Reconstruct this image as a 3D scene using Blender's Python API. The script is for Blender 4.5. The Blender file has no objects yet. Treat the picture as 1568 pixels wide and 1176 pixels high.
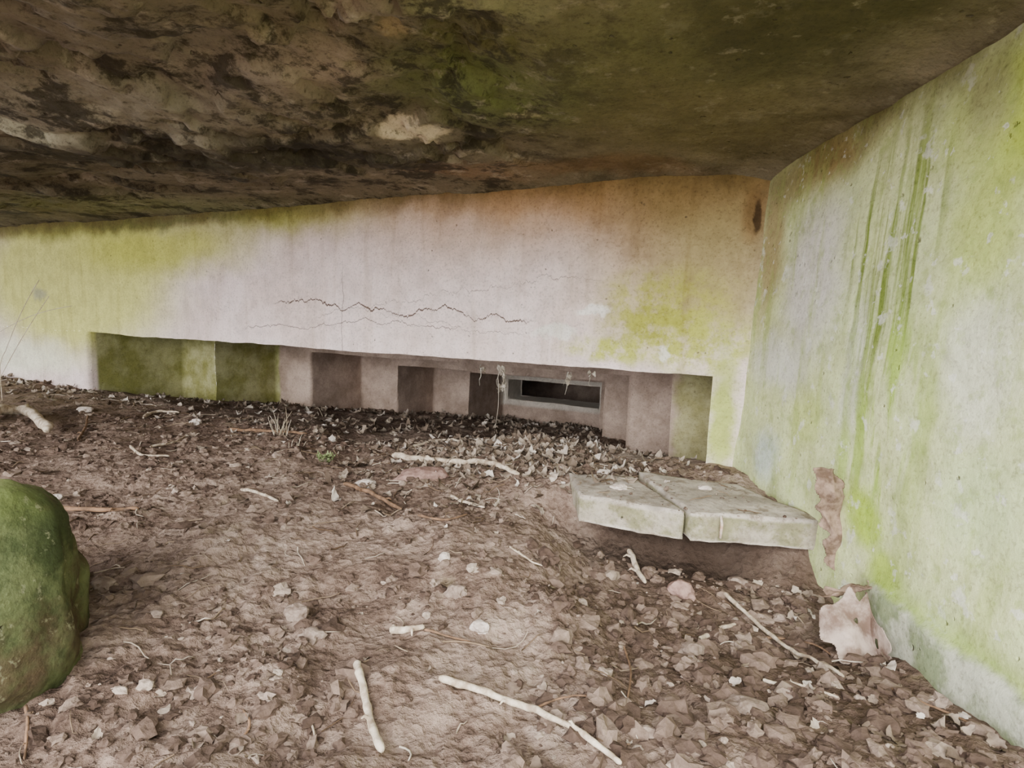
import bpy, math, random, bmesh
from mathutils import Vector, Matrix, noise
random.seed(7)
S=bpy.context.scene
# ------------------------------------------------------------ camera
H=0.5; PITCH=math.radians(6.4); ROLL=math.radians(2.0); FPX=870.0
cam_loc=Vector((0,0,H))
fw=Vector((0,math.cos(PITCH),-math.sin(PITCH)))
up0=Vector((0,math.sin(PITCH),math.cos(PITCH))); r0=Vector((1,0,0))
Rr=r0*math.cos(ROLL)+up0*math.sin(ROLL); Uu=-r0*math.sin(ROLL)+up0*math.cos(ROLL)
cd=bpy.data.cameras.new('camera'); cam=bpy.data.objects.new('camera',cd)
S.collection.objects.link(cam)
M=Matrix((Rr,Uu,-fw)).transposed().to_4x4(); M.translation=cam_loc
cam.matrix_world=M; cd.sensor_width=36; cd.lens=36*FPX/1568.0; cd.clip_start=0.01
S.camera=cam
def ray(px,py): return (fw+Rr*((px-784)/FPX)-Uu*((py-588)/FPX)).normalized()

# ------------------------------------------------------------ layout (plan recovered from the photograph's perspective)
OX,OY=0.68,1.70                      # corner front wall / right wall
AX=Vector((0.902,-0.432,0)).normalized()   # along front wall, to the right
IN=Vector((0.432,0.902,0)).normalized()    # inward
def W(t,s,z): return Vector((OX,OY,0))-AX*t+IN*s+Vector((0,0,z))
def ts(x,y):
    d=Vector((x-OX,y-OY,0)); return -d.dot(AX), d.dot(IN)
def F(px,py):
    r=ray(px,py); k=(Vector((OX,OY,0))-cam_loc).dot(IN)/r.dot(IN); p=cam_loc+r*k
    return (-ts(p.x,p.y)[0],p.z)
def RW(px,py):
    r=ray(px,py); k=0.68/r.x; p=cam_loc+r*k; return (p.y,p.z)
def CE(px,py):
    r=ray(px,py); k=(0.95-H)/r.z; p=cam_loc+r*k; return (p.x,p.y)
def AtZ(px,py,z):
    r=ray(px,py); p=cam_loc+r*((z-H)/r.z); return (p.x,p.y)
def AtY(px,py,y):
    r=ray(px,py); return cam_loc+r*(y/r.y)
def sm(x,a,b):
    k=min(1,max(0,(x-a)/(b-a))); return k*k*(3-2*k)
def fbm(x,y,z=0,o=4):
    v=0;a=1
    for i in range(o):
        v+=a*noise.noise(Vector((x,y,z+i*7.3))); x*=2.03;y*=2.03;z*=2.03;a*=.5
    return v
ZT=0.088; TH=0.066
slabA=[AtZ(888,757,ZT),AtZ(1052,786,ZT),AtZ(968,728,ZT),AtZ(870,722,ZT)]
slabB=[AtZ(1057,787,ZT),AtZ(1272,799,ZT),AtZ(1128,741,ZT),AtZ(975,722,ZT)]
def base_h(x,y):
    t,s=ts(x,y); z=0.0
    z-=0.137*max(0,s)
    q=y+.37*(x-.17)
    pl=0.062*sm(q,1.33,1.50)*sm(x,-.25,.12)*(1-sm(s,0.0,.6)); z+=pl
    z-=0.055*sm(x,.06,.2)*(1-sm(q,1.36,1.46))*sm(y,.5,1.0)*(1-.3*sm(x,.5,.68))
    z+=0.035*math.exp(-((x+.05)/.35)**2-((y-1.95)/.22)**2)
    z+=0.035*math.exp(-((x+.12)/.26)**2-((y-1.25)/.28)**2)
    z+=0.03*sm(-x,1.2,2.5)*(1-sm(s,0,.3))
    return z
def hz(x,y):
    z=base_h(x,y)
    z+=0.022*fbm(x*2.4,y*2.4,1.0,3)+.008*fbm(x*5.5,y*5.5,6,2)
    n=fbm(x*9,y*9,4.0,4); z+=0.012*n
    m=sm(fbm(x*3,y*3,9,2),-.4,.4)
    c=noise.voronoi(Vector((x*20+.8*n,y*20+.7*n,0.3)))[0]; d=c[1]-c[0]
    z+=0.014*min(.5,d)*(0.3+m)
    if y<1.7 and x>-1.3:
        c=noise.voronoi(Vector((x*62+.9*n,y*62,5.3)))[0]; z+=0.006*min(.5,c[1]-c[0])*(.4+m)
        z+=0.0032*fbm(x*55,y*55,2.0,2)
    return z
def G(px,py):
    r=ray(px,py); k=(0-H)/r.z if r.z<0 else 5
    for i in range(12):
        p=cam_loc+r*k; g=base_h(p.x,p.y); k2=(g-H)/r.z; k=.5*k+.5*k2
    p=cam_loc+r*k; return p.x,p.y
def inside(p,poly):
    x,y=p; c=False; j=len(poly)-1
    for i in range(len(poly)):
        xi,yi=poly[i];xj,yj=poly[j]
        if (yi>y)!=(yj>y) and x<(xj-xi)*(y-yi)/(yj-yi)+xi: c=not c
        j=i
    return c
def surf(x,y):
    h=hz(x,y)
    if inside((x,y),slabA) or inside((x,y),slabB): h=max(h,ZT+.001)
    return h

# ------------------------------------------------------------ materials
def lin(c):
    return tuple(((v/255)/12.92 if v/255<=.04045 else ((v/255+.055)/1.055)**2.4) for v in c)+(1,)
class NT:
    def __init__(s,name,rough=.92,spec=.2):
        s.m=bpy.data.materials.new(name); s.m.use_nodes=True; s.t=s.m.node_tree
        s.b=s.t.nodes['Principled BSDF']; s.b.inputs['Roughness'].default_value=rough
        s.b.inputs['Specular IOR Level'].default_value=spec
        s.P=s.t.nodes.new('ShaderNodeTexCoord').outputs['Object']
    def put(s,inp,v):
        if v is None: return
        if isinstance(v,bpy.types.NodeSocket): s.t.links.new(v,inp)
        else: inp.default_value=v
    def vm(s,op,a,b=None):
        n=s.t.nodes.new('ShaderNodeVectorMath'); n.operation=op; s.put(n.inputs[0],a); s.put(n.inputs[1],b)
        return n.outputs['Value'] if op=='LENGTH' else n.outputs[0]
    def ma(s,op,a,b=None,c=None):
        n=s.t.nodes.new('ShaderNodeMath'); n.operation=op; s.put(n.inputs[0],a); s.put(n.inputs[1],b); s.put(n.inputs[2],c); return n.outputs[0]
    def noise(s,scale,detail=5,rough=.6,vec=None,color=False):
        n=s.t.nodes.new('ShaderNodeTexNoise'); n.inputs['Scale'].default_value=scale
        n.inputs['Detail'].default_value=detail; n.inputs['Roughness'].default_value=rough
        s.put(n.inputs['Vector'],vec if vec is not None else s.P); return n.outputs['Color' if color else 'Fac']
    def vor(s,scale,vec=None):
        n=s.t.nodes.new('ShaderNodeTexVoronoi'); n.inputs['Scale'].default_value=scale
        s.put(n.inputs['Vector'],vec if vec is not None else s.P); return n.outputs['Distance']
    def ss(s,x,a,b,lo=0.,hi=1.):
        n=s.t.nodes.new('ShaderNodeMapRange'); n.interpolation_type='SMOOTHSTEP'
        s.put(n.inputs[0],x); n.inputs[1].default_value=a;n.inputs[2].default_value=b
        n.inputs[3].default_value=lo;n.inputs[4].default_value=hi
        return n.outputs[0]
    def mix(s,f,a,b,mode='MIX'):
        n=s.t.nodes.new('ShaderNodeMix'); n.data_type='RGBA'; n.blend_type=mode
        s.put(n.inputs[0],f); s.put(n.inputs[6],a); s.put(n.inputs[7],b); return n.outputs[2]
    def hsv(s,col,sat,val=1.):
        n=s.t.nodes.new('ShaderNodeHueSaturation'); n.inputs['Saturation'].default_value=sat; n.inputs['Value'].default_value=val
        s.put(n.inputs['Color'],col); return n.outputs[0]
    def warp(s,scale,amp,detail=4):
        c=s.noise(scale,detail,.6,color=True); c=s.vm('SUBTRACT',c,(.5,.5,.5)); c=s.vm('MULTIPLY',c,(amp,amp,amp))
        return s.vm('ADD',s.P,c)
    def blob(s,P,c,r,a=.25):
        v=s.vm('SUBTRACT',P,c); v=s.vm('DIVIDE',v,r); return s.ss(s.vm('LENGTH',v),a,1.,1.,0.)
    def sep(s,v):
        n=s.t.nodes.new('ShaderNodeSeparateXYZ'); s.put(n.inputs[0],v); return n.outputs
    def isl(s): return s.t.nodes.new('ShaderNodeNewGeometry').outputs['Random Per Island']
    def ramp(s,f,cols):
        n=s.t.nodes.new('ShaderNodeValToRGB'); e=n.color_ramp.elements
        while len(e)<len(cols): e.new(.5)
        for i,(p,c) in enumerate(cols): e[i].position=p; e[i].color=lin(c)
        s.put(n.inputs[0],f); return n.outputs[0]
    def bump(s,h,st=.5,dist=.01):
        n=s.t.nodes.new('ShaderNodeBump'); n.inputs['Strength'].default_value=st; n.inputs['Distance'].default_value=dist
        s.put(n.inputs['Height'],h); s.put(s.b.inputs['Normal'],n.outputs[0])
    def out(s,c): s.put(s.b.inputs['Base Color'],c); return s.m
def finish_concrete(N,col,pits=.75,amt=.35,bs=.5,sat=1.,val=1.):
    g=N.noise(55,6,.7); col=N.mix(N.ss(g,.25,.75,.0,amt),col,lin((255,250,240)),'SOFT_LIGHT')
    g2=N.noise(9,6,.75); col=N.mix(N.ss(g2,.35,.62,.24,0.),col,lin((130,122,108)),'MULTIPLY')
    g3=N.noise(120,3,.7); col=N.mix(N.ss(g3,.3,.5,.35,0.),col,lin((120,110,96)),'MULTIPLY')
    h=N.ma('ADD',N.ma('MULTIPLY',g,.4),N.noise(14,5,.6))
    if pits:
        v=N.vor(44,N.warp(22,.03)); sel=N.ss(N.noise(23,1,.5),.60,.70)
        pit=N.ma('MULTIPLY',N.ss(v,.08,.20,1.,0.),sel)
        col=N.mix(N.ma('MULTIPLY',pit,pits),col,lin((90,80,66)))
        h=N.ma('SUBTRACT',h,N.ma('MULTIPLY',pit,1.2))
    N.bump(h,bs,.006); return N.hsv(col,sat,val)

SPU,SPZ=F(1160,325)
def mat_front():
    N=NT('stained_concrete_front'); P=N.warp(5,.16,6); P2=N.warp(12,.10,7)
    col=N.mix(N.ss(N.noise(3.,5),.35,.65),lin((242,224,222)),lin((228,208,203)))
    def b(px,py,ru,rz,c,k=1.,PP=P,a=.25):
        nonlocal col
        u,z=F(px,py); f=N.blob(PP,(u,0,z),(ru,50,rz),a)
        col=N.mix(N.ma('MULTIPLY',f,k),col,lin(c))
    b(100,430,1.25,.55,(216,216,138),1.,P,.5)
    b(30,545,.9,.16,(240,242,214),.8)
    b(240,380,1.0,.2,(196,198,104),.9)
    b(440,325,.9,.16,(152,156,64),.9,P,.1)
    b(500,312,.9,.09,(106,110,46),.85,P,.1)
    b(60,345,1.4,.12,(126,126,70),.9)
    b(250,335,1.1,.07,(92,98,46),.85)
    b(1010,430,.42,.3,(198,178,152),.75)
    b(830,300,1.5,.32,(204,174,148),.9,P,.0)
    b(900,270,1.25,.24,(166,130,92),.95,P,.05)
    b(760,268,.9,.07,(150,104,70),.7)
    b(1090,300,.55,.34,(144,122,84),.95,P,.2)
    b(1100,420,.28,.3,(168,154,114),.9)
    pm=N.ss(N.noise(20,6,.7),.38,.58,.3,1.)
    def bp(px,py,ru,rz,c,k,a=.35):
        nonlocal col
        u,z=F(px,py); f=N.ma('MULTIPLY',N.blob(P2,(u,0,z),(ru,50,rz),a),pm); col=N.mix(N.ma('MULTIPLY',f,k),col,lin(c))
    bp(1020,465,.28,.15,(176,174,98),.95); bp(1060,525,.32,.13,(184,188,104),.95); bp(930,533,.22,.06,(186,190,106),1.); bp(1000,500,.24,.12,(160,162,80),.9,.2)
    b(850,508,.10,.03,(250,246,238),.9,P2,.5); b(905,475,.08,.025,(250,246,238),.85,P2,.5); b(1015,540,.02,.03,(240,238,225),.8,P2,.5)
    b(1105,640,.07,.3,(162,176,88),.9,P2)
    b(60,450,.12,.06,(150,150,140),.7,P2)
    x,y,z=N.sep(N.P)
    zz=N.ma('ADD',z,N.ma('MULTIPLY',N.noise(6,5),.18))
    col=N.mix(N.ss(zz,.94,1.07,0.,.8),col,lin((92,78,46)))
    f=N.blob(N.warp(30,.02,4),(SPU-.012,0,SPZ-.01),(.045,50,.11),.3); col=N.mix(N.ma('MULTIPLY',f,.6),col,lin((136,108,76)))
    f=N.blob(N.warp(40,.016,4),(SPU,0,SPZ-.01),(.014,50,.06),.6); col=N.mix(N.ma('MULTIPLY',f,.9),col,lin((72,58,42)))
    st=N.noise(1,5,.6,vec=N.vm('MULTIPLY',N.P,(16,16,1.3)))
    col=N.mix(N.ss(st,.5,.75,0.,.35),col,lin((170,160,130)),'MULTIPLY')
    def crack(p1,p2,seed,w=.0022,amp=.12,k0=.8):
        nonlocal col
        u1,z1=F(*p1);u2,z2=F(*p2)
        cb=N.t.nodes.new('ShaderNodeCombineXYZ'); N.put(cb.inputs[0],x); cb.inputs[1].default_value=seed
        f=N.noise(4.,9,.66,vec=cb.outputs[0])
        line=N.ma('ADD',N.ma('MULTIPLY_ADD',x,(z2-z1)/(u2-u1),z1-(z2-z1)/(u2-u1)*u1),N.ma('MULTIPLY',N.ma('SUBTRACT',f,.5),amp))
        line=N.ma('ADD',line,N.ma('MULTIPLY',N.ma('SUBTRACT',N.noise(22,4,.6),.5),.012))
        d=N.ma('ABSOLUTE',N.ma('SUBTRACT',z,line))
        wn=N.ma('MULTIPLY',N.ss(N.noise(9,4,.7),.3,.7,.25,1.),w)
        k=N.ss(N.ma('DIVIDE',d,wn),.5,1.3,1.,0.)
        k=N.ma('MULTIPLY',k,N.ma('MULTIPLY',N.ss(x,u1,u1+.12),N.ss(x,u2-.1,u2,1.,0.)))
        col=N.mix(N.ma('MULTIPLY',k,k0),col,lin((72,56,46)))
    crack((410,466),(830,488),3.1,.0048,.24,.95); crack((360,502),(720,494),8.4,.0028,.16,.75); crack((470,488),(940,420),5.7,.002,.26,.6); crack((560,478),(820,520),12.3,.002,.2,.6)
    u0,_=F(524,450)
    cb=N.t.nodes.new('ShaderNodeCombineXYZ'); N.put(cb.inputs[2],z)
    d=N.ma('ABSOLUTE',N.ma('SUBTRACT',x,N.ma('ADD',u0-.03,N.ma('MULTIPLY',N.noise(6,5,.6,vec=cb.outputs[0]),.06))))
    k=N.ma('MULTIPLY',N.ss(d,.001,.003,1.,0.),N.ss(z,.6,.75,1.,0.)); col=N.mix(N.ma('MULTIPLY',k,.6),col,lin((100,84,72)))
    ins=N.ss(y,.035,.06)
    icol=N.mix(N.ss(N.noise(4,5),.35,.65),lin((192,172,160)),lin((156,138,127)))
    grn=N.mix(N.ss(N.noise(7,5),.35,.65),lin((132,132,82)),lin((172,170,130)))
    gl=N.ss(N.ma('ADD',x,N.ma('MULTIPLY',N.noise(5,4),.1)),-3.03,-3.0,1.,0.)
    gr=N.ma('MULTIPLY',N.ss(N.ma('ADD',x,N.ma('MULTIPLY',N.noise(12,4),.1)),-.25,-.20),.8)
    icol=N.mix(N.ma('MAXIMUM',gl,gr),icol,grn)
    # pale sill of the firing slit
    icol=N.mix(N.ma('MULTIPLY',N.ss(y,2.6,2.65),N.ss(z,-.26,-.23)),icol,lin((206,198,188)))
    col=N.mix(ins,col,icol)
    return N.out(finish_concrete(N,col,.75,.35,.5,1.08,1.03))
def mat_right():
    N=NT('stained_concrete_right'); P=N.warp(6,.14,6); P2=N.warp(16,.05,6)
    x,y,z=N.sep(N.P)
    col=N.mix(N.ss(N.noise(5,5),.35,.65),lin((218,225,170)),lin((206,216,164)))
    def b(px,py,ry,rz,c,k=1.,PP=P,a=.3):
        nonlocal col
        yy,zz=RW(px,py); f=N.blob(PP,(0.68,yy,zz),(50,ry,rz),a)
        col=N.mix(N.ma('MULTIPLY',f,k),col,lin(c))
    b(1230,430,.20,.26,(218,214,206),.95); b(1180,560,.22,.1,(220,218,212),.8)
    b(1300,560,.06,.2,(224,224,214),.7)
    b(1480,560,.1,.15,(222,224,204),.7)
    b(1500,330,.12,.14,(194,210,124),.9)
    b(1560,150,.25,.14,(180,200,92),.95)
    b(1480,170,.08,.1,(172,172,136),.7)
    b(1240,240,.32,.12,(146,124,84),.95,P,.2); b(1350,110,.28,.11,(96,88,52),.95,P,.2)
    b(1165,380,.12,.32,(166,148,110),.85)
    b(1170,690,.1,.09,(200,212,210),.8); b(1225,640,.1,.1,(204,218,140),.85)
    b(1320,790,.08,.08,(166,194,76),.9); b(1360,870,.08,.06,(174,200,88),.9)
    b(1290,700,.03,.1,(170,198,100),.7,P2)
    b(1500,780,.12,.12,(206,222,168),.8)
    st=N.noise(1,4,.6,vec=N.vm('MULTIPLY',N.P,(1,38,1.5)))
    y1,z1=RW(1350,390); m=N.blob(P,(.68,y1,z1),(50,.17,.32),.45)
    f=N.ma('MULTIPLY',N.ss(st,.45,.60),m); col=N.mix(N.ma('MULTIPLY',f,.92),col,lin((108,128,52)))
    y1,z1=RW(1345,640); m=N.blob(P,(.68,y1,z1),(50,.15,.28),.4)
    f=N.ma('MULTIPLY',N.ss(N.noise(1,4,.6,vec=N.vm('MULTIPLY',N.P,(1,26,4))),.43,.6),m); col=N.mix(N.ma('MULTIPLY',f,.85),col,lin((154,182,82)))
    f=N.ma('MULTIPLY',N.ss(N.noise(1,4,.6,vec=N.vm('MULTIPLY',N.P,(1,18,2.5))),.5,.68),.5); col=N.mix(f,col,lin((168,186,108)))
    fl=N.ss(N.noise(16,5,.6),.60,.66); col=N.mix(N.ma('MULTIPLY',fl,.5),col,lin((240,240,232)))
    fl=N.ss(N.noise(38,4,.55),.64,.68); col=N.mix(N.ma('MULTIPLY',fl,.5),col,lin((244,244,236)))
    sp=N.ss(N.noise(30,6,.7),.53,.66); col=N.mix(N.ma('MULTIPLY',sp,.5),col,lin((146,164,96)))
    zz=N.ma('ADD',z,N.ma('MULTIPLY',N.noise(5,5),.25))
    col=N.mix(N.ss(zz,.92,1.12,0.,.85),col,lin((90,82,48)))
    zb=N.ma('ADD',z,N.ma('MULTIPLY',N.noise(7,5),.05))
    ed=N.ma('MULTIPLY',N.ss(zb,.07,.13,1.,0.),N.ss(y,.95,1.05,1.,0.)); col=N.mix(N.ma('MULTIPLY',ed,.75),col,lin((134,156,78)))
    lo=N.ma('MULTIPLY',N.ss(zb,.065,.08,1.,0.),N.ss(y,.95,1.05,1.,0.))
    col=N.mix(lo,col,N.mix(N.ss(N.noise(14,5),.4,.6),lin((184,186,168)),lin((128,138,108))))
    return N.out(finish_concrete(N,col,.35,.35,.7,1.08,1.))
def mat_ceiling():
    N=NT('damp_concrete_ceiling',.85); P=N.warp(4,.3,6)
    col=N.mix(N.ss(N.noise(3,6,.65),.35,.65),lin((132,122,98)),lin((100,92,70)))
    def b(px,py,rx,ry,c,k=1.,a=.3):
        nonlocal col
        X,Y=CE(px,py); f=N.blob(P,(X,Y,0),(rx,ry,50),a); col=N.mix(N.ma('MULTIPLY',f,k),col,lin(c))
    b(900,140,.5,.5,(104,102,58),.9); b(750,170,.4,.25,(100,110,56),.8); b(1050,200,.5,.4,(112,102,66),.8)
    b(1250,40,.3,.3,(74,70,38),.9)
    b(150,180,.6,.3,(146,140,122),.8); b(60,60,.4,.3,(124,116,100),.8)
    b(120,310,1.4,.35,(134,134,98),.9); b(480,140,.22,.1,(170,154,132),.8); b(330,130,.2,.2,(142,132,116),.8)
    b(400,235,.9,.16,(64,60,46),.85); b(100,240,.7,.15,(62,60,46),.8)
    b(700,272,.3,.12,(138,106,72),.6); b(880,262,.6,.12,(132,102,68),.6)
    b(640,218,.12,.05,(222,206,170),1.,.6); b(780,195,.06,.03,(190,180,134),.7)
    b(610,80,.06,.04,(168,146,106),.7); b(720,25,.14,.05,(146,146,100),.7); b(30,205,.25,.08,(190,190,164),.6)
    b(560,45,.12,.06,(150,138,118),.7)
    x,y,z=N.sep(N.P)
    lf=N.ss(N.ma('ADD',x,N.ma('MULTIPLY',N.noise(4,4),.4)),.1,.45,1.,.25)
    fl=N.ss(N.noise(9,7,.7),.56,.66); col=N.mix(N.ma('MULTIPLY',N.ma('MULTIPLY',fl,.5),lf),col,lin((176,166,146)))
    fl=N.ss(N.noise(22,6,.65),.60,.69); col=N.mix(N.ma('MULTIPLY',fl,.35),col,lin((170,160,134)))
    dk=N.ss(N.noise(6,8,.75),.50,.59,0.,.8); col=N.mix(N.ma('MULTIPLY',dk,lf),col,lin((42,38,28)))
    dk=N.ss(N.noise(26,6,.7),.55,.64,0.,.6); col=N.mix(N.ma('MULTIPLY',dk,lf),col,lin((50,44,32)))
    return N.out(finish_concrete(N,col,.5,.3,1.,.9,1.))
def mat_soil():
    N=NT('dry_soil',.97,.1); P=N.P
    a=N.noise(2.2,6,.65); b_=N.noise(18,6,.7); c=N.noise(90,4,.7)
    f=N.ma('ADD',N.ma('MULTIPLY',a,.5),N.ma('ADD',N.ma('MULTIPLY',b_,.3),N.ma('MULTIPLY',c,.2)))
    col=N.ramp(f,[(.38,(70,56,48)),(.46,(108,90,79)),(.54,(145,126,113)),(.66,(178,161,147))])
    m=N.blob(N.warp(6,.2),(.5,1.0,0),(.5,.55,50),.4); col=N.mix(N.ma('MULTIPLY',m,.65),col,lin((76,61,51)),'MIX')
    m=N.blob(N.warp(6,.06),(.42,1.32,0),(.36,.2,50),.4); col=N.mix(N.ma('MULTIPLY',m,.8),col,lin((44,35,29)),'MIX')  # shadow under the slabs' front edge, painted into the soil colour
    m=N.blob(N.warp(6,.2),(.15,1.9,0),(.7,.28,50),.4); col=N.mix(N.ma('MULTIPLY',m,.5),col,lin((160,148,134)),'MIX')
    t=N.ss(N.noise(7,5,.6),.60,.7); col=N.mix(N.ma('MULTIPLY',t,.3),col,lin((118,114,76)))
    h=N.ma('ADD',N.ma('ADD',b_,N.ma('MULTIPLY',c,.6)),N.ma('MULTIPLY',N.vor(70,N.warp(60,.01)),.5))
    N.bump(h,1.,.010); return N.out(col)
def mat_isl(name,cols,rough=.9,sc=60,bs=.4):
    N=NT(name,rough,.15); r=N.isl(); col=N.ramp(r,cols)
    col=N.mix(N.ss(N.noise(sc,5,.7),.35,.7,.4,0.),col,lin((110,98,86)),'MULTIPLY')
    N.bump(N.noise(sc*2,4),bs,.003); return N.out(col)
def mat_slab():
    N=NT('weathered_slab_concrete'); col=N.mix(N.ss(N.noise(10,6),.35,.65),lin((186,177,166)),lin((148,140,130)))
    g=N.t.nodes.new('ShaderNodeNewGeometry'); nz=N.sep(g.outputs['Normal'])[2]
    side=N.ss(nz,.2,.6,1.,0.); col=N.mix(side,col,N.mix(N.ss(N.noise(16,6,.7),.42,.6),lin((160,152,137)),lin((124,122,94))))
    d=N.ss(N.noise(26,6,.7),.5,.62); col=N.mix(N.ma('MULTIPLY',d,N.ma('SUBTRACT',.7,N.ma('MULTIPLY',side,.4))),col,lin((112,98,84)))
    return N.out(finish_concrete(N,col,.6,.4,.9))
def mat_boulder():
    N=NT('mossy_boulder_stone'); col=N.mix(N.ss(N.noise(9,6,.7),.38,.6),lin((58,68,40)),lin((92,100,66)))
    col=N.mix(N.ss(N.noise(5,5),.48,.6),col,lin((74,62,46)))
    z=N.sep(N.P)[2]; col=N.mix(N.ss(N.ma('ADD',z,N.ma('MULTIPLY',N.noise(8,4),.1)),.25,.36),col,lin((120,134,78)))  # top painted paler green, as if lit from above
    s_=N.ss(N.noise(40,5,.7),.58,.66); col=N.mix(N.ma('MULTIPLY',s_,.5),col,lin((150,154,122)))
    return N.out(finish_concrete(N,col,.5,.3,1.))
def mat_plain(name,c1,c2,sc=20,rough=.9,sub=0):
    N=NT(name,rough); col=N.mix(N.ss(N.noise(sc,6,.65),.35,.65),lin(c1),lin(c2)); N.bump(N.noise(sc*3,4),.4,.003); return N.out(col)

# ------------------------------------------------------------ mesh builder
class MB:
    def __init__(s): s.v=[];s.f=[]
    def grid(s,a,b,c,d,nu,nv):
        o=len(s.v)
        for j in range(nv+1):
            for i in range(nu+1):
                u=i/nu;w=j/nv; s.v.append((a*(1-u)+b*u)*(1-w)+(d*(1-u)+c*u)*w)
        for j in range(nv):
            for i in range(nu):
                k=o+j*(nu+1)+i; s.f.append((k,k+1,k+nu+2,k+nu+1))
    def tube(s,pts,rad,n=7,rough=0.):
        o=len(s.v); m=len(pts)
        for i,p in enumerate(pts):
            d=(pts[min(i+1,m-1)]-pts[max(i-1,0)]).normalized()
            a=d.cross(Vector((0.1,0.2,1))).normalized(); b=d.cross(a)
            r=rad[i] if isinstance(rad,(list,tuple)) else rad
            for k in range(n):
                th=2*math.pi*k/n; rr=r*(1+rough*(random.random()-.5)); s.v.append(p+a*(rr*math.cos(th))+b*(rr*math.sin(th)))
        for i in range(m-1):
            for k in range(n):
                s.f.append((o+i*n+k,o+i*n+(k+1)%n,o+(i+1)*n+(k+1)%n,o+(i+1)*n+k))
        s.f.append(tuple(o+k for k in range(n))); s.f.append(tuple(o+(m-1)*n+k for k in range(n)))
    def obj(s,name,mat,smooth=True,loc=None,merge=False):
        me=bpy.data.meshes.new(name); me.from_pydata([tuple(v) for v in s.v],[],s.f); me.update()
        if merge:
            bm=bmesh.new(); bm.from_mesh(me); bmesh.ops.remove_doubles(bm,verts=bm.verts,dist=.0008); bm.to_mesh(me); bm.free()
        ob=bpy.data.objects.new(name,me); S.collection.objects.link(ob); me.materials.append(mat)
        if smooth: me.polygons.foreach_set('use_smooth',[True]*len(me.polygons))
        return ob

# ------------------------------------------------------------ front wall with stepped embrasure
mb=MB()
def L(t,s,z): return Vector((-t,s,z))
ZB=-.7; ZTOP=1.08
def panel(t1,s1,t2,s2,z1,z2,res=.03):
    a=L(t1,s1,z1);b=L(t2,s2,z1);c=L(t2,s2,z2);d=L(t1,s1,z2)
    mb.grid(a,b,c,d,max(1,round((b-a).length/res)),max(1,round(abs(z2-z1)/res)))
Ls=[3.39,3.097,2.78,2.45,2.12]; Rs=[.077,.29,.59,.87,1.04]
Sd=[0,.57,1.053,1.576,2.07,2.69]; Zr=[.352,.315,.24,.14,.08,-.02]
panel(7.,0,Ls[0],0,ZB,Zr[0],.025); panel(7.,0,Ls[0],0,Zr[0],ZTOP,.014)
panel(Rs[0],0,-.15,0,ZB,Zr[0],.014); panel(Rs[0],0,-.15,0,Zr[0],ZTOP,.014)
panel(Ls[0],0,Rs[0],0,Zr[0],ZTOP,.014)
for i in range(5):
    panel(Ls[i],Sd[i],Ls[i],Sd[i+1],ZB-.0,Zr[i],.025); panel(Rs[i],Sd[i],Rs[i],Sd[i+1],ZB,Zr[i],.025)
    a=L(Ls[i],Sd[i],Zr[i]);b=L(Rs[i],Sd[i],Zr[i]);c=L(Rs[i],Sd[i+1],Zr[i]);d=L(Ls[i],Sd[i+1],Zr[i])
    mb.grid(a,b,c,d,236,12) if i==0 else mb.grid(a,b,c,d,60,12)
    nl,nr=(Ls[i+1],Rs[i+1]) if i<4 else (2.08,1.236)
    panel(Ls[i],Sd[i+1],nl,Sd[i+1],ZB,Zr[i],.025); panel(nr,Sd[i+1],Rs[i],Sd[i+1],ZB,Zr[i],.025)
    panel(nl,Sd[i+1],nr,Sd[i+1],Zr[i+1],Zr[i],.025)
panel(2.08,2.69,1.236,2.69,ZB,-.2,.03)
def q(*p): mb.grid(*[L(*k) for k in p],6,6)
q((2.08,2.69,-.02),(1.236,2.69,-.02),(1.236,3.0,-.02),(2.08,3.0,-.02))
q((2.08,2.69,-.2),(1.236,2.69,-.2),(1.236,3.0,-.2),(2.08,3.0,-.2))
q((2.08,2.69,-.2),(2.08,3.0,-.2),(2.08,3.0,-.02),(2.08,2.69,-.02))
q((1.236,2.69,-.2),(1.236,3.0,-.2),(1.236,3.0,-.02),(1.236,2.69,-.02))
q((3.2,5,-1.5),(.3,5,-1.5),(.3,5,.8),(3.2,5,.8)); q((3.2,3,-1.5),(3.2,5,-1.5),(3.2,5,.8),(3.2,3,.8)); q((.3,3,-1.5),(.3,5,-1.5),(.3,5,.8),(.3,3,.8))
q((3.2,3,.8),(.3,3,.8),(.3,5,.8),(3.2,5,.8)); q((3.2,3,-1.5),(.3,3,-1.5),(.3,5,-1.5),(3.2,5,-1.5))
q((3.2,3,-.02),(.3,3,-.02),(.3,3,.8),(3.2,3,.8)); q((3.2,3,-1.5),(.3,3,-1.5),(.3,3,-.2),(3.2,3,-.2))
q((3.2,3,-.2),(2.08,3,-.2),(2.08,3,-.02),(3.2,3,-.02)); q((1.236,3,-.2),(.3,3,-.2),(.3,3,-.02),(1.236,3,-.02))
for i,v in enumerate(mb.v):
    n1=noise.noise_vector(v*2.2)*.006; n2=noise.noise_vector(v*11)*.0035; n3=noise.noise_vector(v*35)*.0015
    sp=.022*math.exp(-((v.x-SPU)/.018)**2-((v.z-SPZ)/.06)**2) if v.y<.01 else 0
    mb.v[i]=v+n1+n2+n3+Vector((0,sp,0))
wf=mb.obj('wall_front',mat_front(),True,merge=True)
Mw=Matrix((AX,IN,Vector((0,0,1)))).transposed().to_4x4(); Mw.translation=Vector((OX,OY,0)); wf.matrix_world=Mw

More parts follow.
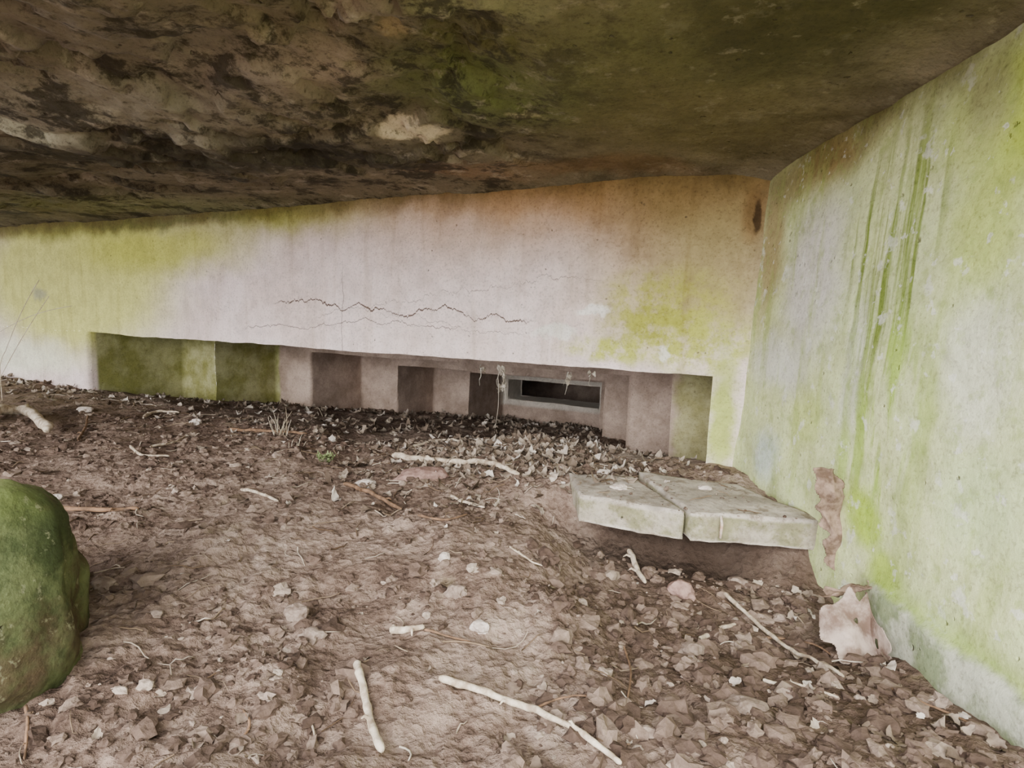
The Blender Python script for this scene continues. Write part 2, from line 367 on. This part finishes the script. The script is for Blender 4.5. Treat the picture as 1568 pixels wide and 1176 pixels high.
# ------------------------------------------------------------ right wall (leans slightly outwards)
mb=MB()
def rx(y,z=0): return OX+.017*(y-OY)+.045*max(0,z)
y0,y1=-.7,1.74
mb.grid(Vector((rx(y0),y0,-.4)),Vector((rx(y1),y1,-.4)),Vector((rx(y1),y1,1.1)),Vector((rx(y0),y0,1.1)),170,105)
for i,v in enumerate(mb.v):
    o=noise.noise(v*2)*.010+noise.noise(v*9)*.004+noise.noise(v*30)*.0014
    x=v.x+o+.045*max(0,v.z)
    x-=.014*(1-sm(v.z+.02*noise.noise(v*5),.04,.06))*(1-sm(v.y,.95,1.05))
    mb.v[i]=Vector((x,v.y,v.z))
mb.grid(Vector((rx(y0)-.02,y0,-.4)),Vector((1.3,y0,-.4)),Vector((1.3,y0,1.1)),Vector((rx(y0)-.02,y0,1.1)),12,30)
mb.obj('wall_right',mat_right(),True)

# ------------------------------------------------------------ ceiling
def axis(segs):
    o=[]
    for a,b,st in segs:
        n=max(1,round((b-a)/st)); o+= [a+(b-a)*i/n for i in range(n)]
    o.append(segs[-1][1]); return o
xs=axis([(-6,-2.6,.06),(-2.6,-1.2,.025),(-1.2,.80,.01),(.80,1.3,.06)]); ys=axis([(.2,.7,.04),(.7,1.9,.01),(1.9,2.8,.02),(2.8,5,.05)])
def cz(x,y):
    t,s=ts(x,y); z=.968
    left=(1-sm(x+.25*fbm(x*2,y*2,3,2),-.2,.1))*(1-.85*sm(s,-.45,-.15))
    z+=.010*fbm(x*1.6,y*1.6,5,3)
    z+=left*(.024*fbm(x*3.0,y*3.0,11,5))
    e=(y-1.02)+.35*(x+.35)*0.6+.12*fbm(x*5,y*5,21,5)
    z+= left*.035*sm(e,-.005,.005)*(1-sm(y,1.3,1.7))
    e2=fbm(x*2.3+4,y*2.3,31,6); z-=left*.02*sm(e2,.13,.145)
    e3=fbm(x*4+9,y*4,41,6); z+=left*.018*sm(e3,.30,.315)
    z-= .022*sm(-.05-x,0,.3)*sm(y+.14*fbm(x*4,y*4,2,4),1.6,1.615)*(1-sm(s,-.75,-.3))
    z+=.003*fbm(x*14,y*14,3,4)+left*.006*fbm(x*28,y*28,8,3)
    dw=max(0,-s); z-=.018*math.exp(-dw/.05)
    dr=max(0,rx(y,.95)-x); z-=.028*math.exp(-dr/.06)
    return z
mb=MB(); nx=len(xs)
for y in ys:
    for x in xs: mb.v.append(Vector((x,y,cz(x,y))))
for j in range(len(ys)-1):
    for i in range(nx-1):
        k=j*nx+i; mb.f.append((k,k+1,k+nx+1,k+nx))
o=len(mb.v)
for x in xs: mb.v.append(Vector((x,.2,1.45)))
for i in range(nx-1): mb.f.append((i,i+1,o+i+1,o+i))
o2=len(mb.v)
for p in [(-6,.2),(1.3,.2),(1.3,5),(-6,5)]: mb.v.append(Vector((*p,1.45)))
mb.f.append((o2,o2+1,o2+2,o2+3))
mb.obj('ceiling',mat_ceiling())

# ------------------------------------------------------------ ground
xs=axis([(-7,-2.4,.05),(-2.4,-1.1,.018),(-1.1,.72,.0055),(.72,2.6,.03)]); ys=axis([(-5,.3,.1),(.3,1.5,.0055),(1.5,2.3,.012),(2.3,5.2,.028)])
mb=MB(); nx=len(xs)
for y in ys:
    for x in xs: mb.v.append(Vector((x,y,hz(x,y))))
for j in range(len(ys)-1):
    for i in range(nx-1):
        k=j*nx+i; mb.f.append((k,k+1,k+nx+1,k+nx))
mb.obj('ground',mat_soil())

# ------------------------------------------------------------ slabs
def slab(poly,name,th=TH,zt=ZT,seed=0,n=26,m=5):
    mb=MB(); a,b,c,d=[Vector((x,y,0)) for x,y in poly]
    T=Vector((0,0,zt));B=Vector((0,0,zt-th))
    mb.grid(a+T,b+T,c+T,d+T,n,n); mb.grid(a+B,b+B,c+B,d+B,n,n)
    for p,q_ in ((a,b),(b,c),(c,d),(d,a)): mb.grid(p+B,q_+B,q_+T,p+T,n,m)
    cen=(a+b+c+d)/4+Vector((0,0,zt-th/2))
    out=[]
    edges=[(a,b),(b,c),(c,d),(d,a)]
    for v in mb.v:
        ds=[]
        for p,q_ in edges:
            e=(q_-p); nrm=Vector((e.y,-e.x,0)).normalized(); ds.append(abs((v-p).dot(nrm)))
        dv=min(zt-v.z, v.z-(zt-th)); dd=sorted(ds+[dv])
        e=dd[1]; k=max(0,.008*(1+1.5*noise.noise(v*12+Vector((seed,0,0))))-e)*.7
        v=v+(cen-v).normalized()*k+ noise.noise_vector(v*14)*.003+noise.noise_vector(v*45)*.0018+noise.noise_vector(v*4)*.004
        out.append(v)
    mb.v=out; return mb.obj(name,MSL,True,merge=True)
MSL=mat_slab()
slab(slabA,'broken_concrete_slab'); slab(slabB,'broken_concrete_slab',seed=5)
mb=MB(); x,y=AtZ(1103,790,ZT); p=Vector((x,y-.006,ZT+.003)); mb.tube([p,p+Vector((.001,-.004,-.02)),p+Vector((0,-.003,-.05))],[.003,.0035,.003])
mb.obj('rebar_stub',mat_plain('limed_rebar',(225,220,210),(170,130,100)))

# ------------------------------------------------------------ rocks
def rockdata(mb,c,r,seed,sub=3,amp=.18,rot=0,fr=1.6,fac=.78):
    bm=bmesh.new(); bmesh.ops.create_icosphere(bm,subdivisions=sub,radius=1); o=len(mb.v); ca,sa=math.cos(rot),math.sin(rot)
    for v in bm.verts:
        p=v.co.copy(); q=p*fr+Vector((seed*3.1,seed,0))
        k=1+amp*noise.noise(q)*1.4+amp*.4*noise.noise(q*2.7)+amp*.12*noise.noise(q*8)+amp*.05*noise.noise(q*20)
        for nrm in ((.7,-.5,.3),(-.4,-.8,.2),(.1,.2,1),(.9,.3,-.1),(-.7,.2,.5),(.2,-.9,.6),(.3,.8,.5)):
            nn=Vector((nrm[0]+.3*noise.noise(Vector((seed,1,0))),nrm[1]+.3*noise.noise(Vector((seed,2,3))),nrm[2])).normalized(); dd=p.dot(nn)
            if dd*k>fac: k*= fac/(dd*k)*.7+.3
        X,Y,Z=p.x*r[0]*k,p.y*r[1]*k,p.z*r[2]*k
        mb.v.append(Vector((c[0]+X*ca-Y*sa,c[1]+X*sa+Y*ca,c[2]+Z)))
    mb.f+=[tuple(o+v.index for v in f.verts) for f in bm.faces]; bm.free()
BX,BY=-.80,.69
mb=MB(); rockdata(mb,(BX,BY,.06),(.225,.225,.25),3,6,.16,.3,1.3,.93)
mb.obj('mossy_boulder',mat_boulder())

MST=[mat_plain('stone_white',(210,200,190),(164,150,140),60),mat_plain('stone_pink',(160,132,122),(124,98,90),60),mat_plain('stone_grey',(146,130,118),(108,92,82),60)]
sm_=[MB(),MB(),MB()]
for i,(px,py,w,h,k) in enumerate([(735,962,36,24,0),(680,873,20,18,0),(1042,908,50,38,1),(1130,892,38,24,2),(562,746,36,16,0),(1145,1095,70,26,2),
      (650,740,84,20,1),(300,650,20,12,0),(130,632,26,14,0),(85,760,24,12,0),(990,1135,36,20,2),(1195,940,24,16,2),(480,968,50,30,2),(455,938,46,26,2),
      (240,955,26,16,2),(1250,912,30,14,2),(700,915,36,26,2),(160,905,46,26,2),(1060,1000,46,30,2)]):
    x,y=G(px,py); g=hz(x,y); a=w/2/FPX*y; b=h/2/FPX*y
    rockdata(sm_[k],(x,y,g+b*.3),(a,a*.75,max(b,a*.35)),i+11,3,.5,random.uniform(-.4,.4))
for i,(px,py,w,h) in enumerate([(948,747,28,10),(925,724,22,9),(1080,748,22,8)]):
    x,y=AtZ(px,py,ZT); a=w/2/FPX*y; b=h/2/FPX*y
    rockdata(sm_[0],(x,y,ZT+b*.4),(a,a*.75,max(b,a*.35)),i+51,3,.5,0)
for k in range(3): sm_[k].obj(('white_stones','reddish_stones','grey_stones')[k],MST[k],False)

# ------------------------------------------------------------ sticks
MW=mat_plain('weathered_wood_pale',(214,200,180),(150,132,112),50); MWb=mat_plain('weathered_wood_brown',(140,110,86),(96,76,60),50)
def cr(P,n=8):
    out=[]
    for i in range(len(P)-1):
        p0=P[max(0,i-1)];p1=P[i];p2=P[i+1];p3=P[min(len(P)-1,i+2)]
        for k in range(n):
            t=k/n; out.append(.5*((2*p1)+(p2-p0)*t+(2*p0-5*p1+4*p2-p3)*t*t+(3*p1-p0-3*p2+p3)*t**3))
    out.append(P[-1]); return out
def stick(name,pts,w,mat,lift=0.,taper=.6,sf=None):
    sf=sf or surf; P=[]
    for px,py in pts:
        x,y=G(px,py); P.append(Vector((x,y,0)))
    d=sum(p.y for p in P)/len(P); r=w/2/FPX*d
    C=cr(P)
    zs=[sf(p.x,p.y) for p in C]
    zz=[max(zs[max(0,i-4):i+5])*.6+sum(zs[max(0,i-4):i+5])/len(zs[max(0,i-4):i+5])*.4 for i in range(len(C))]
    Q=[Vector((p.x,p.y,zz[i]+r*.7+lift))+noise.noise_vector(p*25)*r*.5 for i,p in enumerate(C)]
    mb=MB(); n=len(Q); rad=[r*(1-(1-taper)*i/(n-1))*(1+.25*noise.noise(Q[i]*60)) for i in range(n)]
    rad[0]*=.6; rad[-1]*=.5
    mb.tube(Q,rad,8,.15)
    if n>12:
        for kk in (n//3,2*n//3):
            p=Q[kk]; dr=Vector((random.uniform(-1,1),random.uniform(-1,1),.25)).normalized()
            mb.tube([p,p+dr*r*2,p+dr*r*3+Vector((0,0,-r))],[r*.5,r*.35,r*.15],5)
    return mb.obj(name,mat)
stick('dead_branch',[(672,1052),(740,1070),(800,1085),(860,1118),(905,1150),(950,1185)],14,MW,.004)
stick('dead_branch',[(546,1025),(556,1060),(566,1100),(584,1155)],15,MW,.002,.8)
stick('dead_branch',[(602,702),(640,712),(700,718),(750,722),(795,730)],11,MW,.004)
stick('dead_branch',[(-40,655),(0,640),(40,638),(72,668)],20,MW,.01,.7)
stick('dead_branch',[(1108,912),(1150,945),(1200,985),(1245,1020),(1292,1050)],8,MW,.004,.6,hz)
for pts,w,m in [([(962,850),(972,868),(988,894)],11,MW),([(1168,1050),(1210,1062),(1282,1085)],8,MW),([(370,750),(395,762),(427,775)],6,MW),
   ([(528,750),(570,762),(616,776)],8,MWb),([(82,785),(150,786),(212,784)],9,MWb),([(690,765),(712,772),(742,780)],6,MW),
   ([(1072,976),(1098,962),(1128,955)],9,MW),([(630,692),(680,684),(728,690)],5,MW),([(780,852),(800,866),(830,880)],4,MW),
   ([(955,1000),(965,1040),(960,1080)],4,MWb),([(640,800),(680,806),(716,796)],4,MWb),([(230,690),(270,680),(300,660)],4,MW),
   ([(820,1080),(870,1070),(930,1085)],4,MWb),([(200,690),(220,705),(260,704)],5,MW),([(1165,970),(1230,975),(1290,1010)],4,MWb),
   ([(1340,1060),(1420,1090),(1500,1120)],5,MWb),([(40,1100),(44,1140),(38,1180)],6,MWb),([(600,962),(620,967),(650,968)],13,MW),([(120,680),(130,660),(135,640)],4,MWb),
   ([(350,655),(410,662),(470,668)],6,MWb),([(220,640),(240,632),(275,634)],5,MW),([(650,970),(680,976),(720,985)],4,MWb),([(370,1140),(382,1120),(372,1100)],5,MWb)]:
    stick('fallen_twig',pts,w,m,.001,.6,hz)

# ------------------------------------------------------------ clods
bm=bmesh.new(); bmesh.ops.create_icosphere(bm,subdivisions=2,radius=1)
ico_v=[v.co.copy() for v in bm.verts]; ico_f=[tuple(v.index for v in f.verts) for f in bm.faces]; bm.free()
mb=MB()
def clod(x,y,r):
    g=surf(x,y); o=len(mb.v); sd=Vector((random.random()*90,random.random()*90,0))
    sx,sy,sz=r*random.uniform(.7,1.4),r*random.uniform(.6,1.2),r*random.uniform(.45,.85); a=random.random()*6.28; ca,sa=math.cos(a),math.sin(a)
    for p in ico_v:
        k=1+.7*noise.noise(p*1.6+sd)+.45*noise.noise(p*4+sd); X,Y,Z=p.x*sx*k,p.y*sy*k,p.z*sz*k
        mb.v.append(Vector((x+X*ca-Y*sa,y+X*sa+Y*ca,g+sz*.12+Z)))
    mb.f+= [tuple(o+i for i in f) for f in ico_f]
def okp(x,y,m=.025):
    t,s=ts(x,y)
    return x<rx(y)-m and s<-.01 and (x-BX)**2/.05+(y-BY)**2/.05>1
n=0
while n<6800:
    y=.42+2.1*random.random()**1.4; x=random.uniform(-1.0*y-.15,.66)
    if not okp(x,y,.035): continue
    dens=sm(fbm(x*4,y*4,9,3),-.3,.5)
    if x>.1 and y<1.25: dens=1.2
    if y>1.55: dens=1
    if random.random()>dens+.05: continue
    if inside((x,y),slabA) or inside((x,y),slabB):
        if random.random()>.4: continue
        clod(x,y,random.uniform(.0015,.004)); n+=1; continue
    r=.0018+.0105*random.random()**3.2
    if x>.05 and y<1.25: r*=1.35
    if y>1.55: r*=1.35
    clod(x,y,r); n+=1
for i in range(150):
    y=.5+1.1*random.random(); x=random.uniform(-y,.62)
    if x<.05 and random.random()<.65: continue
    if okp(x,y,.05) and not inside((x,y),slabA) and not inside((x,y),slabB): clod(x,y,random.uniform(.009,.021))
mb.obj('soil_clods',mat_isl('soil_clod_earth',[(0,(80,65,56)),(.5,(113,95,84)),(.93,(142,124,111)),(1,(178,162,148))],.97,60,.9),False)

# ------------------------------------------------------------ leaf litter
def leaf(mb,x,y,z,L_,tilt,yaw,roll,curl,wd=.55,fold=.3):
    o=len(mb.v); R=Matrix.Rotation(yaw,3,'Z')@Matrix.Rotation(tilt,3,'Y')@Matrix.Rotation(roll,3,'X')
    nu=8
    for i in range(nu+1):
        u=i/nu; w=wd*L_*.5*math.sin(math.pi*min(1,u*.97+.02))**.7*(1+.22*math.sin(u*22+yaw*9))
        for j in (-1,-.5,0,.5,1):
            px=(u-.5)*L_; py=j*w; pz=curl*L_*((u-.5)**2*2)+fold*abs(py)+.08*L_*math.sin(u*9+j*3+yaw*5)
            mb.v.append(Vector((x,y,z))+R@Vector((px,py,pz)))
    for i in range(nu):
        for j in range(4):
            k=o+i*5+j; mb.f.append((k,k+1,k+6,k+5))
mb=MB()
def putleaf(x,y,sz,flat=.3):
    if x>rx(y)-.03 and ts(x,y)[1]<0: return
    z=surf(x,y)+sz*.1*random.random()+.001
    leaf(mb,x,y,z,sz,random.gauss(0,flat),random.random()*6.28,random.gauss(0,flat),random.uniform(-.8,1.2),random.uniform(.4,.9),random.uniform(-.3,.8))
for i in range(900):
    t=random.uniform(.12,5.2); s=-.02-abs(random.gauss(0,.15))
    if random.random()<.4 and .3<t<3.2: s=random.uniform(0.03,.5)
    p=W(t,s,0); putleaf(p.x,p.y,random.uniform(.016,.045))
for i in range(750):
    s=random.uniform(.3,2.6); k=sum(1 for q_ in Sd[1:5] if s>q_); t=random.uniform(Rs[k]+.05,Ls[k]-.05); p=W(t,s,0); putleaf(p.x,p.y,random.uniform(.035,.06))
for i in range(950):
    x=random.gauss(.02,.25); y=random.gauss(1.83,.19)
    t,s=ts(x,y)
    if t<.12 or -.02<s<.02: continue
    putleaf(x,y,random.uniform(.014,.05))
for i in range(90):
    y=random.uniform(.62,1.2); x=rx(y)-.035-abs(random.gauss(0,.12)); putleaf(x,y,random.uniform(.012,.028),.4)
for i in range(160):
    y=.45+1.7*random.random(); x=random.uniform(-y,.6)
    if okp(x,y): putleaf(x,y,random.uniform(.008,.02),.3)
ML=mat_isl('dry_leaf',[(0,(92,78,66)),(.4,(134,118,104)),(.8,(178,164,148)),(1,(220,210,200))],.9,50)
mb.obj('leaf_litter',ML)

mb=MB()
for i in range(700):
    if i<260: y=.45+1.7*random.random(); x=random.uniform(-1.1*y,.62)
    elif i<430: p=W(random.uniform(.2,4.5),-abs(random.gauss(.05,.2)),0); x,y=p.x,p.y
    else: x=random.gauss(.0,.3); y=random.gauss(1.8,.18)
    if not okp(x,y): continue
    a=random.random()*6.28; Ln=random.uniform(.015,.055)*(1+y*.4); r=random.uniform(.0004,.0012)*(1+.4*y); pts=[]; bend=random.uniform(-1,1)
    for k in range(5):
        xx=x+math.cos(a)*Ln*k/4; yy=y+math.sin(a)*Ln*k/4; a+=bend*.25; pts.append(Vector((xx,yy,surf(xx,yy)+r+.001+ .003*random.random())))
    if max(p.z for p in pts)-min(p.z for p in pts)>.03: continue
    if all(p.x<rx(p.y)-.03 and ts(p.x,p.y)[1]<-.005 for p in pts): mb.tube(pts,[r,r,r*.9,r*.8,r*.5],5)
mb.obj('twig_litter',mat_isl('twig_bits',[(0,(100,80,62)),(.5,(150,130,108)),(1,(212,200,184))],.9))

# ------------------------------------------------------------ large dead leaves at the foot of the wall
def bigleaf(name,fn,mask,nu,nv,mat):
    mb=MB(); idx={}
    for i in range(nu):
        for j in range(nv):
            u=(i+.5)/nu;v=(j+.5)/nv*2-1
            if not mask(u,v): continue
            q_=[]
            for di,dj in ((0,0),(1,0),(1,1),(0,1)):
                k=(i+di,j+dj)
                if k not in idx: idx[k]=len(mb.v); mb.v.append(fn(k[0]/nu,k[1]/nv*2-1))
                q_.append(idx[k])
            mb.f.append(tuple(q_))
    ob=mb.obj(name,mat); sd=ob.modifiers.new('s','SOLIDIFY'); sd.thickness=.0012; return ob
def oakmask(u,v):
    w=(1.0*math.sin(math.pi*min(1,u**.85))**.5)*(.82+.18*math.cos(u*24+(.8 if v>0 else 0)))
    if abs(v)>w: return False
    for hu,hv,hr in ((.33,.15,.028),(.74,-.15,.045),(.80,.35,.022)):
        if (u-hu)**2+((v-hv)*.4)**2<hr**2: return False
    return True
LA=AtY(1254,946,.955); LB=AtY(1412,985,.90); LV=(AtY(1350,893,.95)-AtY(1335,1030,.87))*.5
def lf(u,v):
    p=LA+(LB-LA)*u+LV*v+Vector((-.0,-.012,.008))*math.sin(u*7)+Vector((-.01,-.014,.0))*abs(v)**1.5+Vector((-.004,-.003,.004))*math.sin(v*6+u*9)
    p=p+noise.noise_vector(p*40)*.003
    g=surf(p.x,p.y)+.003; p.z=max(p.z,g); p.x=min(p.x,rx(p.y)-.028); return p
bigleaf('dead_oak_leaf',lf,oakmask,110,80,mat_plain('pale_dead_leaf',(180,162,150),(112,92,80),24))
def mk2(c0,c1,hw,y,seed):
    A=AtY(*c0,y); B=AtY(*c1,y); V=AtY(c0[0]+hw,c0[1],y)-A
    def f(u,v):
        p=A+(B-A)*u+V*v+Vector((0,-.014*math.cos(v*1.5)+.006*math.sin(u*17+seed),0))+noise.noise_vector(Vector((u*6,v*2,seed)))*.008
        return p
    return f
def m2(u,v):
    w=.9*math.sin(math.pi*min(1,u*.86+.12))**.35*(.86+.14*math.cos(u*38+(1.6 if v>0 else 0))); return abs(v)<w
MBL=mat_plain('brown_dead_leaf',(146,124,108),(90,72,60),40)
bigleaf('curled_dead_leaf',mk2((1264,716),(1286,890),27,1.13,1),m2,90,36,MBL)
bigleaf('curled_dead_leaf',mk2((1262,905),(1340,890),22,1.0,4),m2,60,30,MBL)

# ------------------------------------------------------------ hanging dead roots at the lintel
mb=MB()
def hang(px,py,length,n,spread,seed,lf_=3):
    random.seed(seed); u,z=F(px,py); p0=W(-u,.01,z+.0)
    for k in range(n):
        q0=p0+AX*random.uniform(-spread,spread)+IN*random.uniform(-.015,.02); pts=[q0]
        ln=length*(1 if k==0 else random.uniform(.3,.8)); d=Vector((random.uniform(-.12,.12),random.uniform(-.1,.1),-1))
        for i in range(1,7):
            pts.append(pts[-1]+d*ln/6+Vector((random.uniform(-1,1),random.uniform(-1,1),0))*.005)
        mb.tube(pts,[.0018,.0016,.0014,.0012,.001,.0008,.0006],5)
    for k in range(n*lf_):
        f=random.random(); leaf(mb,p0.x+random.uniform(-.012,.012),p0.y+random.uniform(-.01,.01),p0.z-length*.4*f,random.uniform(.012,.028),random.uniform(.6,2),random.random()*6,random.uniform(-1,1),.6)
hang(767,562,.22,4,.007,4,6)
hang(737,562,.07,2,.01,9); hang(868,570,.08,2,.02,12,3); hang(905,570,.05,2,.01,14)
mb.obj('hanging_dead_roots',mat_isl('grey_roots',[(0,(130,118,102)),(1,(200,192,180))],.95))
random.seed(21)

# ------------------------------------------------------------ small plants
mb=MB(); x,y=G(498,706)
for k in range(26):
    a=random.random()*6.28; e=random.uniform(.02,.055); leaf(mb,x+math.cos(a)*e*.6,y+math.sin(a)*e*.6,surf(x,y)+.008+random.uniform(0,.02),random.uniform(.015,.03),-.5,a,0,.6,.3)
mb.obj('green_sprig',mat_isl('sprig_green',[(0,(120,138,88)),(1,(176,190,136))],.8))
mb=MB()
for bx,by,n,hh in ((430,665,14,.16),(495,640,4,.07),(455,688,7,.07)):
    x,y=G(bx,by); z=surf(x,y)
    for k in range(n):
        d=Vector((random.uniform(-.5,.35),random.uniform(-.3,.3),1)); h=hh*random.uniform(.4,1); P_=[Vector((x,y,z-.005))+Vector((random.uniform(-.03,.03),random.uniform(-.02,.02),0))]
        for i in range(5): P_.append(P_[-1]+d*h/5); d+=Vector((random.uniform(-.15,.15),random.uniform(-.1,.1),-.12))
        mb.tube(P_,[.0016,.0014,.0012,.001,.0008,.0006],5)
mb.obj('dry_grass_tuft',mat_isl('dry_grass',[(0,(180,166,140)),(1,(220,210,190))],.9))
mb=MB()
for a_,b__ in (((-30,640),(75,455)),((-20,520),(110,470)),((0,560),(60,430))):
    p=[]
    for k in range(8):
        f=k/7; p.append(AtY(a_[0]+(b__[0]-a_[0])*f,a_[1]+(b__[1]-a_[1])*f,2.7)+Vector((0,0,.03*math.sin(f*3))))
    g=Vector((p[0].x,p[0].y,surf(p[0].x,p[0].y)-.01)); p=[g]+p
    mb.tube(cr(p,2),.0014,5)
mb.obj('dry_bramble_stem',mat_plain('bramble',(220,210,190),(180,160,130)))

# ------------------------------------------------------------ light
w=bpy.data.worlds.new('overcast_sky'); S.world=w; w.use_nodes=True; nt=w.node_tree; bg=nt.nodes['Background']
bg.inputs[0].default_value=(.98,.98,1.0,1); bg.inputs[1].default_value=6.6
sd=bpy.data.lights.new('hazy_sun','SUN'); sd.energy=6.0; sd.angle=math.radians(40); sd.color=(1,.98,.95)
so=bpy.data.objects.new('hazy_sun',sd); S.collection.objects.link(so)
so.rotation_euler=Vector((.25,.85,-.38)).to_track_quat('-Z','Y').to_euler(); so.location=(-2,-4,4)
